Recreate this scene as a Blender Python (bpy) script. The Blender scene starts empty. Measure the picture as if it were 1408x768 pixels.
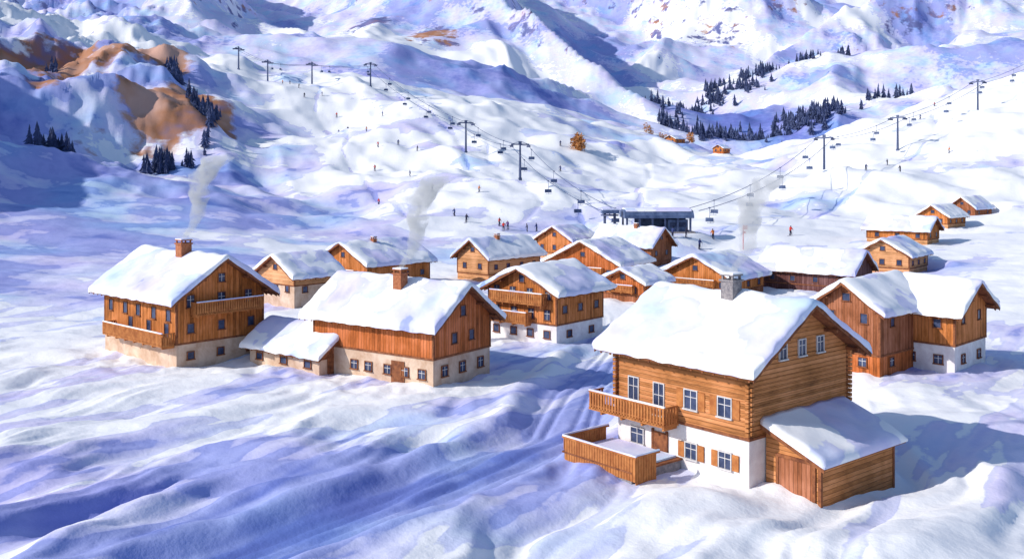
import bpy, bmesh, numpy as np, math, random
from mathutils import Vector, Matrix
random.seed(7)
SUN_EL=math.radians(30); AZ=(-.955,-.295)
# ---------------------------------------------------------------- noise
def _h(ix,iy,seed):
    n=(ix*374761393+iy*668265263+seed*974634777)&0xffffffff
    n=((n^(n>>13))*1274126177)&0xffffffff
    n=n^(n>>16)
    return n/4294967296.0
def perlin(x,y,seed=0):
    x=np.asarray(x,float);y=np.asarray(y,float)
    ix=np.floor(x).astype(np.int64);iy=np.floor(y).astype(np.int64)
    fx=x-ix;fy=y-iy
    u=fx**3*(fx*(fx*6-15)+10);v=fy**3*(fy*(fy*6-15)+10)
    def g(a,b):
        t=_h(ix+a,iy+b,seed)*2*np.pi
        return np.cos(t)*(fx-a)+np.sin(t)*(fy-b)
    return ((g(0,0)*(1-u)+g(1,0)*u)*(1-v)+(g(0,1)*(1-u)+g(1,1)*u)*v)*1.5
def fbm(x,y,o=4,seed=0):
    s=0;a=1
    for i in range(o):
        s=s+a*perlin(x*2**i,y*2**i,seed+i*7);a*=.5
    return s
def ridged(x,y,o=4,seed=0):
    s=0;a=1
    for i in range(o):
        s=s+a*(1-np.abs(perlin(x*2**i,y*2**i,seed+i*7))*2);a*=.45
    return s/1.6-.5
def sm(a,b,x):
    t=np.clip((x-a)/(b-a),0,1);return t*t*(3-2*t)
# ---------------------------------------------------------------- houses
H_=[
 dict(k='fg',X=14.66,Y=61.6,z=0,A=11.17,B=10.9,e=8.0,r=3.2,th=40,ridge='a',t='timber_gold',b='plaster',bh=3.1,ov=1.15,snow=.55),
 dict(k='h1',X=-33.2,Y=98.6,z=0,A=15.0,B=10.0,e=7.4,r=3.4,th=48,ridge='a',t='timber_orange',b='stone_tan',bh=2.4,ov=1.2,snow=.6),
 dict(k='h2',X=-7.1,Y=89.8,z=0,A=15.2,B=8.6,e=6.0,r=3.0,th=55,ridge='a',t='timber_red',b='stone_tan',bh=2.6,ov=1.0,snow=.6),
 dict(k='h2x',X=-18.5,Y=95.6,z=0,A=10.6,B=6.4,e=2.2,r=2.0,th=52,ridge='a',t='timber_brown',b='stone_tan',bh=1.5,ov=.7,snow=.45),
 dict(k='h3',X=5.0,Y=111.8,z=0,A=10.1,B=9.0,e=6.1,r=2.4,th=50,ridge='b',t='timber_orange',b='plaster',bh=2.2,ov=1.0,snow=.5),
 dict(k='h4',X=-22.7,Y=156.6,z=0,A=12.1,B=13.3,e=4.9,r=3.0,th=48,ridge='b',t='timber_orange',b='timber_light',bh=1.4,ov=.9,snow=.5),
 dict(k='h5',X=-30.7,Y=140.5,z=0,A=9.0,B=8,e=4.8,r=2.6,th=48,ridge='b',t='timber_light',b='stone_tan',bh=3.2,ov=.8,snow=.5),
 dict(k='h6',X=-4.1,Y=173.4,z=0,A=7.6,B=13.7,e=4.6,r=2.7,th=48,ridge='b',t='timber_light',b='timber_light',bh=1.2,ov=.9,snow=.5),
 dict(k='h7',X=12.3,Y=203.6,z=1,A=9.4,B=8,e=4.2,r=2.6,th=48,ridge='b',t='timber_orange',b='timber_light',bh=1.2,ov=.8,snow=.45),
 dict(k='h8',X=17.7,Y=166.1,z=0,A=13.7,B=11,e=4.0,r=3.4,th=55,ridge='b',t='timber_red',b='timber_light',bh=1.2,ov=.9,snow=.5),
 dict(k='h9',X=27.0,Y=193.6,z=.5,A=13.3,B=7.5,e=4.6,r=3.0,th=50,ridge='a',t='timber_brown',b='timber_brown',bh=1.0,ov=.9,snow=.45),
 dict(k='h10',X=19.4,Y=146.5,z=0,A=7.4,B=7.0,e=3.1,r=1.7,th=50,ridge='b',t='timber_red',b='timber_brown',bh=1.0,ov=.7,snow=.45),
 dict(k='h11',X=33.4,Y=152.2,z=0,A=12.2,B=11.1,e=3.2,r=3.0,th=50,ridge='b',t='timber_orange',b='timber_brown',bh=.9,ov=.9,snow=.5),
 dict(k='h12',X=53.3,Y=156.4,z=0,A=15.1,B=9.5,e=3.6,r=2.9,th=52,ridge='a',t='timber_dark',b='timber_dark',bh=1.0,ov=.8,snow=.55),
 dict(k='h13',X=34.9,Y=94.5,z=0,A=6.9,B=9.5,e=6.6,r=2.3,th=42,ridge='b',t='timber_brown',b='timber_red',bh=2.0,ov=.9,snow=.5),
 dict(k='h14',X=42.7,Y=96.1,z=0,A=5.9,B=8.0,e=6.3,r=2.4,th=45,ridge='a',t='timber_orange',b='plaster',bh=2.7,ov=1.0,snow=.55),
 dict(k='h15',X=70.1,Y=175.9,z=1,A=9.3,B=9.9,e=3.6,r=2.5,th=50,ridge='b',t='timber_light',b='timber_light',bh=1.0,ov=.8,snow=.45),
 dict(k='h16',X=85.4,Y=204.9,z=4,A=12.5,B=7.5,e=3.3,r=2.3,th=50,ridge='a',t='timber_orange',b='timber_light',bh=1.0,ov=.8,snow=.45),
 dict(k='h17',X=106.7,Y=244,z=5,A=7.5,B=9.7,e=3.2,r=2.4,th=42,ridge='b',t='timber_orange',b='timber_light',bh=1.0,ov=.8,snow=.45),
 dict(k='h18',X=123.6,Y=266,z=6,A=7.0,B=9.5,e=3.4,r=2.6,th=40,ridge='b',t='timber_brown',b='timber_red',bh=1.0,ov=.8,snow=.45),
 dict(k='hut1',X=86,Y=524,z=32.0,A=7.0,B=9,e=3.2,r=1.8,th=48,ridge='b',t='timber_orange',b='timber_red',bh=1.0,ov=.5,snow=.25),
 dict(k='hut2',X=106,Y=500,z=27.0,A=6.0,B=6,e=2.8,r=1.6,th=45,ridge='b',t='timber_orange',b='timber_red',bh=1.0,ov=.5,snow=.25),
]
# ---------------------------------------------------------------- terrain: relief sampled by bearing and distance (slope values in 1/1370)
US=[0,100,200,300,400,500,600,700,800,900,1000,1100,1200,1300,1400]
T={150:[402,405,408,411,413,413,413,413,413,413,413,412,410,407,404],
200:[335,340,345,352,360,364,365,366,366,365,362,355,345,342,335],
225:[300,305,312,322,335,340,340,336,328,321,318,320,322,322,318],
260:[262,268,280,298,312,315,312,308,305,302,300,300,302,304,298],
300:[215,222,238,262,285,285,275,275,280,280,278,274,268,262,250],
350:[160,168,185,215,240,238,222,230,245,255,258,240,218,205,190],
410:[105,112,130,165,185,182,168,185,210,230,240,215,185,160,145],
470:[60,62,75,115,140,138,138,155,180,205,228,200,168,138,110],
540:[35,28,45,80,98,108,125,140,160,185,225,205,175,140,105],
620:[40,40,60,95,108,116,130,145,160,180,235,230,200,165,125],
750:[60,60,80,105,105,110,130,150,165,190,225,238,215,185,135],
900:[50,55,70,85,80,80,100,120,155,180,190,185,170,145,115],
1100:[30,35,40,50,45,40,55,85,120,155,160,130,115,100,80],
1400:[0,5,10,10,0,-25,0,50,95,110,90,70,70,50,40],
1800:[-60,-60,-50,-40,-60,-80,-60,0,50,60,30,10,20,-10,-20],
2400:[-150,-150,-150,-150,-150,-150,-150,-90,-30,-30,-60,-100,-120,-120,-120],
3500:[-200]*15}
shade_ridge={150:(12,3),200:(45,8),225:(65,16),260:(85,28),300:(105,42),350:(122,65),410:(140,90),470:(160,115),540:(175,130),620:(190,140),750:(200,140),900:(220,170),1100:(260,220),1400:(330,300),1800:(500,420),2400:(700,680),3500:(1000,1000)}  # unseen terrain beyond the frame edge, raised to throw shade over the hill
ROWS=[];Z=[]
for y in (20,90,130):
    ROWS.append(y);Z.append([0]*20)
for y,vs in T.items():
    z=[20+y*(230-v)/1370 for v in vs]
    l=shade_ridge[y]
    ROWS.append(y);Z.append([l[0],l[0],l[1]]+z+[z[-1]*1.15+1,z[-1]*1.3+2])
COLS=[(u-704)/1370 for u in [-1400,-500,-200]+US+[1600,2200]]
NS,NY=400,500
ly0,ly1=math.log(20),math.log(3500)
gs=np.linspace(COLS[0],COLS[-1],NS);gy=np.linspace(ly0,ly1,NY)
Zt=np.array(Z,float)
tmp=np.array([np.interp(gs,COLS,r) for r in Zt])
D=np.array([np.interp(np.exp(gy),ROWS,tmp[:,i]) for i in range(NS)]).T
def blur(a,sig,ax):
    r=int(sig*3);k=np.exp(-.5*(np.arange(-r,r+1)/sig)**2);k/=k.sum()
    p=np.pad(a,[(r,r) if i==ax else (0,0) for i in range(2)],mode='edge')
    return np.apply_along_axis(lambda m:np.convolve(m,k,'valid'),ax,p)
D=blur(blur(D,4,0),5,1)
def base(X,Y):
    s=X/np.maximum(Y,100);yy=np.log(np.clip(Y,20,3499))
    a=np.clip((s-gs[0])/(gs[-1]-gs[0])*(NS-1),0,NS-1.001);b=(yy-ly0)/(ly1-ly0)*(NY-1)
    i=a.astype(int);j=b.astype(int);fa=a-i;fb=b-j
    return (D[j,i]*(1-fa)+D[j,i+1]*fa)*(1-fb)+(D[j+1,i]*(1-fa)+D[j+1,i+1]*fa)*fb
ROAD=[(-30,34),(-15,51),(-6.4,61),(3.5,76),(6,90),(12,112),(15,135),(12,165)]
def linedist(L_,X,Y):
    best=np.full(X.shape,1e9);sg=np.zeros(X.shape);al=np.zeros(X.shape);L=0
    for (x0,y0),(x1,y1) in zip(L_[:-1],L_[1:]):
        dx,dy=x1-x0,y1-y0;l=math.hypot(dx,dy)
        t=np.clip(((X-x0)*dx+(Y-y0)*dy)/l/l,0,1)
        d=np.hypot(X-x0-t*dx,Y-y0-t*dy);s=np.sign((X-x0)*dy-(Y-y0)*dx)
        m=d<best;best=np.where(m,d,best);sg=np.where(m,s,sg);al=np.where(m,L+t*l,al);L+=l
    return best,sg,al
RIDGES=[([(-230,1750),(-110,1400),(-40,1220),(60,1060),(130,940)],[520,370,265,165,85],1.15),
        ([(-620,1500),(-420,1250),(-330,1050)],[430,300,190],.9),
        ([(420,1700),(330,1900),(200,2100)],[360,450,540],1.0),
        ([(900,1700),(640,1500),(420,1330),(250,1180)],[450,320,215,120],.85)]
def H(X,Y):
    X=np.atleast_1d(np.asarray(X,float));Y=np.atleast_1d(np.asarray(Y,float))
    z=base(X,Y)
    dd_=1-sm(90,135,Y);lowf=.45+.55*(1-sm(68,82,Y))
    und=.5*fbm(X/17,Y/10,4,3)+1.3*fbm((X*.81-Y*.59)/8+.5*perlin(X/12,Y/12,77),(X*.59+Y*.81)/30,4,8)*dd_*lowf
    bd,sg,al=linedist(ROAD,X,Y);d=bd*sg;ad=bd
    und=und*(.35+.65*sm(3,8,ad))
    z=z+und
    near=1-sm(110,150,Y)
    z=z-near*.6*(1-sm(2.6,4.4,ad))+near*.45*np.exp(-((ad-4.8)/1.1)**2)*(1+.6*perlin(X/3,Y/3,71))
    for c in (-1.9,-.9,.7,1.7,2.6):
        z=z-near*.2*np.exp(-((d-c-.25*np.sin(al/9+c))/.22)**2)
    z=z+sm(180,320,Y)*(1-sm(540,700,Y))*5*fbm(X/60,Y/55,4,11)
    z=z+sm(240,340,Y)*(1-sm(540,700,Y))*3.4*ridged((X*.8+Y*.5)/38,(Y*.8-X*.5)/110,3,17)
    lf=sm(-.2,-.42,X/np.maximum(Y,100))*sm(230,380,Y)
    z=z+lf*20*ridged(X/75,Y/95,5,5)
    m=Y.ravel()>560
    if m.any():
        sh=z.shape;z=z.ravel();x=X.ravel()[m];y=Y.ravel()[m]
        far=sm(560,1000,y);wx=x+90*fbm(x/300,y/300,2,31);wy=y+90*fbm(x/300,y/300,2,37)
        zz=z[m]+far*(60*ridged(wx/480,wy/560,5,21)+8*fbm(x/90,y/90,3,23))
        det=40*ridged(wx/150,wy/150,6,43)+20*fbm(x/120,y/120,3,47)
        for pts,hs,sl in RIDGES:
            rd,_,ra=linedist(pts,wx*.35+x*.65,wy*.35+y*.65)
            ls=np.concatenate([[0],np.cumsum([math.hypot(b[0]-a[0],b[1]-a[1]) for a,b in zip(pts[:-1],pts[1:])])])
            hh=np.interp(ra,ls,hs)-sl*rd+det*np.clip(rd/60,.35,1)
            k=10;zz=np.where(hh-zz>60,hh,np.where(zz-hh>60,zz,k*np.log(np.exp(np.clip((hh-zz)/k,-6,6))+1)+zz))
        z[m]=zz;z=z.reshape(sh)
    for h in H_:
        t=math.radians(h['th']);cx=h['X']+math.cos(t)*h['B']/2-math.sin(t)*h['A']/2;cy=h['Y']+math.sin(t)*h['B']/2+math.cos(t)*h['A']/2
        R=math.hypot(h['A'],h['B'])/2
        dd=np.hypot(X-cx,Y-cy);mk_=dd<R+4.5
        if mk_.any():
            w=1-sm(R*.95,R+4.5,dd[mk_])
            z[mk_]=z[mk_]*(1-w)+(h['z']+.12+.3*fbm(X[mk_]/3.2,Y[mk_]/3.2,3,41))*w
    w=1-sm(10,16,np.hypot(X-31,Y-222));z=z*(1-w)+5.6*w
    return z
def hz(x,y): return float(H(x,y)[0])
# ---------------------------------------------------------------- materials
def mat(name):
    m=bpy.data.materials.new(name);m.use_nodes=True
    nt=m.node_tree;b=nt.nodes["Principled BSDF"];b.inputs["Roughness"].default_value=.85
    b.inputs["Specular IOR Level"].default_value=.2
    return m,nt,b
def N(nt,t,**k):
    n=nt.nodes.new(t)
    for a,v in k.items():
        if a in('ins',):
            for kk,vv in v.items(): n.inputs[kk].default_value=vv
        else: setattr(n,a,v)
    return n
def ramp(nt,stops,interp='LINEAR'):
    r=nt.nodes.new("ShaderNodeValToRGB");e=r.color_ramp.elements;r.color_ramp.interpolation=interp
    while len(e)<len(stops): e.new(.5)
    for i,(p,c) in enumerate(stops):
        e[i].position=p;e[i].color=(*c,1) if len(c)==3 else c
    return r
def mixc(nt,a,b,f,mode='MIX'):
    m=nt.nodes.new("ShaderNodeMix");m.data_type='RGBA';m.blend_type=mode
    for s,v in((6,a),(7,b),(0,f)):
        if isinstance(v,bpy.types.NodeSocket): nt.links.new(v,m.inputs[s])
        else: m.inputs[s].default_value=(*v,1) if isinstance(v,tuple) else v
    return m.outputs[2]
def math_(nt,op,a,b=None):
    m=nt.nodes.new("ShaderNodeMath");m.operation=op
    for i,v in enumerate((a,b)):
        if v is None: continue
        if isinstance(v,bpy.types.NodeSocket): nt.links.new(v,m.inputs[i])
        else: m.inputs[i].default_value=v
    return m.outputs[0]
def noise(nt,co,scale,detail=4,rough=.55,dist=0):
    n=N(nt,"ShaderNodeTexNoise",ins={"Scale":scale,"Detail":detail,"Roughness":rough,"Distortion":dist})
    nt.links.new(co,n.inputs["Vector"]);return n.outputs[0]
def mapping(nt,co,scale,rot=(0,0,0)):
    m=N(nt,"ShaderNodeMapping");m.inputs["Scale"].default_value=scale;m.inputs["Rotation"].default_value=rot
    nt.links.new(co,m.inputs[0]);return m.outputs[0]
def snowmat(name,terrain=False):
    m,nt,b=mat(name);tc=N(nt,"ShaderNodeTexCoord");co=tc.outputs["Object"]
    if terrain:
        at=N(nt,"ShaderNodeAttribute",attribute_name="shade_wash");ro=N(nt,"ShaderNodeAttribute",attribute_name="rock")  # first attribute: blue shade painted into snow colour, mixed with pigment variation
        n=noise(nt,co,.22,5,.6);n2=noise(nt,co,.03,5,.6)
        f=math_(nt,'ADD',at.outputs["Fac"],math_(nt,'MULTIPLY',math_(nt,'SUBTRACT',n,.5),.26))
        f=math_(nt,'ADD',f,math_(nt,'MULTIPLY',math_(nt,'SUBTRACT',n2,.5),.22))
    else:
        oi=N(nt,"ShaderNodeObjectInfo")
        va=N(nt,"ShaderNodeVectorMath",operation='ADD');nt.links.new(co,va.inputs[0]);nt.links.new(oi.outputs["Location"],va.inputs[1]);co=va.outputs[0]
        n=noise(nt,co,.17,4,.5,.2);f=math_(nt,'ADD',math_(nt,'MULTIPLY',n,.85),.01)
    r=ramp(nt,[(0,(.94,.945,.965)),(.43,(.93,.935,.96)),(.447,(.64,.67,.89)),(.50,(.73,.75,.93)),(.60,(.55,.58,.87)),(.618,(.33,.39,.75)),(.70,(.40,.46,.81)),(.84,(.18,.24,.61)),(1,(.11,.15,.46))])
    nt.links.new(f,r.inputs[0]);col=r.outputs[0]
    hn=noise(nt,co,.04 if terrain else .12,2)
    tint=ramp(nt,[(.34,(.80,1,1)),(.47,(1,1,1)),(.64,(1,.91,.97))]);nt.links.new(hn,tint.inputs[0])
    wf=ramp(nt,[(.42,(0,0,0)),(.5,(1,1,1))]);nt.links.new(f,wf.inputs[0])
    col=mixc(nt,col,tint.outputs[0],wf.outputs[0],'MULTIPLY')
    if terrain:
        rn=noise(nt,co,.055,7,.6);rf=math_(nt,'ADD',ro.outputs["Fac"],math_(nt,'MULTIPLY',math_(nt,'SUBTRACT',rn,.5),1.1))
        rr=ramp(nt,[(.45,(0,0,0)),(.55,(1,1,1))]);nt.links.new(rf,rr.inputs[0])
        sp=N(nt,"ShaderNodeSeparateXYZ");nt.links.new(co,sp.inputs[0])
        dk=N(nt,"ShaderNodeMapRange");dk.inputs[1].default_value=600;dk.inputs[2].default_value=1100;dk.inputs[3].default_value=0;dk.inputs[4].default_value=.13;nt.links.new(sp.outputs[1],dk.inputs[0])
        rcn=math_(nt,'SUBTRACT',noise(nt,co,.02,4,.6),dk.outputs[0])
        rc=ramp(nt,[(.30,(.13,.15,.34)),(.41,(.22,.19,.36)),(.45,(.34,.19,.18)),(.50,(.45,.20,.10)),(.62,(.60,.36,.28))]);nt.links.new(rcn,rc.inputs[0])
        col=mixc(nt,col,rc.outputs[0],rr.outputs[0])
    nt.links.new(col,b.inputs["Base Color"]);b.inputs["Roughness"].default_value=.7
    bp=N(nt,"ShaderNodeBump",ins={"Strength":.35,"Distance":.25 if terrain else .06});nt.links.new(noise(nt,co,1.1 if terrain else 3,4,.6),bp.inputs["Height"]);nt.links.new(bp.outputs[0],b.inputs["Normal"])
    return m
def timber(name,c,vert=False,pitch=.28):
    m,nt,b=mat(name);tc=N(nt,"ShaderNodeTexCoord");co=tc.outputs["Object"]
    sp=N(nt,"ShaderNodeSeparateXYZ");nt.links.new(co,sp.inputs[0])
    ax=math_(nt,'ADD',sp.outputs[0],sp.outputs[1]) if vert else sp.outputs[2]
    fr=math_(nt,'FRACT',math_(nt,'DIVIDE',ax,pitch));idx=math_(nt,'FLOOR',math_(nt,'DIVIDE',ax,pitch))
    ln=ramp(nt,[(0,(0,0,0)),(.1,(1,1,1)),(.92,(1,1,1)),(1,(.1,.1,.1))]);nt.links.new(fr,ln.inputs[0])
    wn=N(nt,"ShaderNodeTexWhiteNoise",noise_dimensions='1D');nt.links.new(idx,wn.inputs["W"])
    g=noise(nt,mapping(nt,co,(6,6,.8) if vert else (.8,.8,9)),1.4,5,.6)
    oi=N(nt,"ShaderNodeObjectInfo");va=N(nt,"ShaderNodeVectorMath",operation='ADD');nt.links.new(co,va.inputs[0]);nt.links.new(oi.outputs["Location"],va.inputs[1])
    blot=noise(nt,va.outputs[0],.3,5,.6,.4)
    t=math_(nt,'ADD',math_(nt,'MULTIPLY',g,.45),math_(nt,'ADD',math_(nt,'MULTIPLY',wn.outputs["Value"],.2),math_(nt,'MULTIPLY',blot,.75)))
    lo=tuple(x*.32 for x in c);hi=tuple(min(.9,x*1.5+.05) for x in c)
    r=ramp(nt,[(.42,lo),(.66,c),(.92,hi)]);nt.links.new(t,r.inputs[0])
    col=mixc(nt,tuple(x*.28 for x in c),r.outputs[0],ln.outputs[0])
    nt.links.new(col,b.inputs["Base Color"])
    bp=N(nt,"ShaderNodeBump",ins={"Strength":.6,"Distance":.03});nt.links.new(ln.outputs[0],bp.inputs["Height"]);nt.links.new(bp.outputs[0],b.inputs["Normal"])
    return m
def blotchy(name,c,c2,scale=.8,rough=.85,bump=.3):
    m,nt,b=mat(name);tc=N(nt,"ShaderNodeTexCoord");co=tc.outputs["Object"]
    r=ramp(nt,[(.35,c),(.65,c2)]);nt.links.new(noise(nt,co,scale,6,.65,.3),r.inputs[0]);col=r.outputs[0]
    nt.links.new(col,b.inputs["Base Color"]);b.inputs["Roughness"].default_value=rough
    bp=N(nt,"ShaderNodeBump",ins={"Strength":bump,"Distance":.03});nt.links.new(noise(nt,co,9,4),bp.inputs["Height"]);nt.links.new(bp.outputs[0],b.inputs["Normal"])
    return m
M={}
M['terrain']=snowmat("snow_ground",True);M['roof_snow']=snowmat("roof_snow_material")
M['timber_gold']=timber("timber_gold",(.45,.18,.06));M['timber_orange']=timber("timber_orange",(.48,.16,.04),True,.35)
M['timber_red']=timber("timber_red",(.44,.12,.03),True,.35)
M['timber_light']=timber("timber_light",(.56,.27,.12),False,.3);M['timber_brown']=timber("timber_brown",(.28,.095,.04),True,.3)
M['timber_dark']=timber("timber_dark",(.13,.05,.045),True,.4)
M['plaster']=blotchy("plaster_white",(.66,.60,.60),(.85,.82,.80));M['stone_tan']=blotchy("plaster_tan",(.48,.31,.21),(.70,.54,.42),.6)
M['trim']=blotchy("trim_wood",(.13,.045,.025),(.32,.12,.05),2);M['rail']=blotchy("rail_wood",(.33,.11,.035),(.55,.22,.07),1.5)
M['glass']=blotchy("window_glass",(.02,.03,.07),(.07,.09,.17),1,.2,0);M['frame']=blotchy("window_frame_white",(.48,.46,.48),(.65,.63,.62),3)
M['brick']=blotchy("chimney_brick",(.28,.09,.04),(.45,.18,.09),4);M['stone']=blotchy("chimney_stone",(.15,.14,.16),(.33,.30,.30),4)
M['steel']=blotchy("lift_steel",(.06,.08,.16),(.12,.15,.26),1.5,.5);M['navy']=blotchy("station_cladding",(.05,.08,.17),(.13,.18,.32),.7,.5)
M['pine']=blotchy("pine_needles",(.04,.055,.13),(.11,.14,.27),.08)
M['larch']=blotchy("larch_orange",(.34,.12,.04),(.55,.26,.09),1)
def plain(n,c): return blotchy(n,tuple(x*.8 for x in c),c,5)
M['red']=plain("jacket_red",(.6,.04,.03));M['blue']=plain("jacket_navy",(.05,.07,.2));M['black']=plain("trousers_dark",(.03,.03,.06));M['skin']=plain("skin",(.55,.33,.23));M['orange']=plain("jacket_orange",(.65,.2,.05));M['violet']=plain("jacket_violet",(.15,.08,.25))
# ---------------------------------------------------------------- mesh builder
class MB:
    def __init__(s): s.p={}
    def add(s,part,v,f):
        V,F=s.p.setdefault(part,([],[]));o=len(V);V.extend(v);F.extend([tuple(i+o for i in q) for q in f])
    def box(s,part,x0,x1,y0,y1,z0,z1):
        v=[(x,y,z) for z in(z0,z1) for y in(y0,y1) for x in(x0,x1)]
        s.add(part,v,[(0,2,3,1),(4,5,7,6),(0,1,5,4),(2,6,7,3),(0,4,6,2),(1,3,7,5)])
    def beam(s,part,a,b,r,n=6):
        a=Vector(a);b=Vector(b);d=(b-a).normalized();u=d.orthogonal().normalized();w=d.cross(u)
        v=[];f=[]
        for c in(a,b):
            for i in range(n):
                t=2*math.pi*i/n;v.append(tuple(c+u*r*math.cos(t)+w*r*math.sin(t)))
        for i in range(n): f.append((i,(i+1)%n,n+(i+1)%n,n+i))
        f.append(tuple(range(n))[::-1]);f.append(tuple(range(n,2*n)));s.add(part,v,f)
    def meshes(s):
        out={}
        for k,(V,F) in s.p.items():
            me=bpy.data.meshes.new(k);me.from_pydata(V,[],F);me.update()
            bm=bmesh.new();bm.from_mesh(me);bmesh.ops.recalc_face_normals(bm,faces=bm.faces);bm.to_mesh(me);bm.free();out[k]=me
        return out
    def build(s,name,loc,rz,mats,smooth=()):
        e=bpy.data.objects.new(name,None);bpy.context.collection.objects.link(e);e.location=loc;e.rotation_euler=(0,0,rz)
        for k,me in s.meshes().items():
            o=bpy.data.objects.new(k,me);bpy.context.collection.objects.link(o);o.parent=e;me.materials.append(M[mats.get(k,k)])
            if k in smooth: me.polygons.foreach_set("use_smooth",[True]*len(me.polygons))
        return e
    def single(s,name,loc,rz,mats):
        V=[];F=[];mi=[];ks=list(s.p)
        for i,k in enumerate(ks):
            v,f=s.p[k];o=len(V);V+=v;F+=[tuple(a+o for a in q) for q in f];mi+=[i]*len(f)
        me=bpy.data.meshes.new(name);me.from_pydata(V,[],F);me.polygons.foreach_set("material_index",mi)
        bm=bmesh.new();bm.from_mesh(me);bmesh.ops.recalc_face_normals(bm,faces=bm.faces);bm.to_mesh(me);bm.free()
        for k in ks: me.materials.append(M[mats.get(k,k)])
        o=bpy.data.objects.new(name,me);bpy.context.collection.objects.link(o);o.location=loc;o.rotation_euler=(0,0,rz);return o
def face(fc,h0,h1,z0,z1,d0,d1):
    return (-d1,-d0,h0,h1,z0,z1) if fc=='L' else (h0,h1,-d1,-d0,z0,z1)
def window(mb,fc,h,z,w=1.0,ht=1.2,shut=False,cross=True,d=.06):
    B=lambda p,*a: mb.box(p,*face(fc,*a))
    B('window_panes',h-w/2,h+w/2,z-ht/2,z+ht/2,d-.03,d)
    fw=.08
    B('window_frames',h-w/2-fw,h+w/2+fw,z+ht/2,z+ht/2+fw,d-.04,d+.06);B('window_frames',h-w/2-fw,h-w/2,z-ht/2,z+ht/2,d-.04,d+.06)
    B('window_frames',h+w/2,h+w/2+fw,z-ht/2,z+ht/2,d-.04,d+.06);B('window_frames',h-w/2-fw-.05,h+w/2+fw+.05,z-ht/2-.1,z-ht/2,d-.04,d+.14)
    if cross:
        B('window_bars',h-.025,h+.025,z-ht/2,z+ht/2,d,d+.03);B('window_bars',h-w/2,h+w/2,z+ht*.12,z+ht*.12+.05,d+.001,d+.028)
    if shut:
        sw=w*.55
        for a in(h-w/2-fw-.04-sw,h+w/2+fw+.04): B('shutters',a,a+sw,z-ht/2,z+ht/2,d-.03,d+.05)
def balcony(mb,fc,h0,h1,z,dep=1.3,rh=1.05,part='balcony'):
    B=lambda *a: mb.box(part,*face(fc,*a))
    B(h0,h1,z-.18,z,.06,dep)
    B(h0,h1,z+rh,z+rh+.1,dep-.12,dep+.02);B(h0,h1,z+.12,z+.2,dep-.08,dep-.02)
    for a in (h0,h1-.08): B(a,a+.08,z+rh,z+rh+.1,.06,dep-.12)
    h=h0
    while h<h1:
        B(h+.02,h+.2,z-.1,z+rh,dep-.05,dep);h+=.27
    n=int(dep/.27)
    for a in (h0,h1-.05):
        for i in range(n): B(a,a+.05,z,z+rh,.1+i*.27,.28+i*.27)
    h=h0+.15
    while h<h1:
        B(h,h+.16,z-.4,z-.18,.06,dep-.15);h+=1.9
    mb.box('balcony_snow',*face(fc,h0,h1,z+rh+.1,z+rh+.2,dep-.12,dep+.02))
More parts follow.
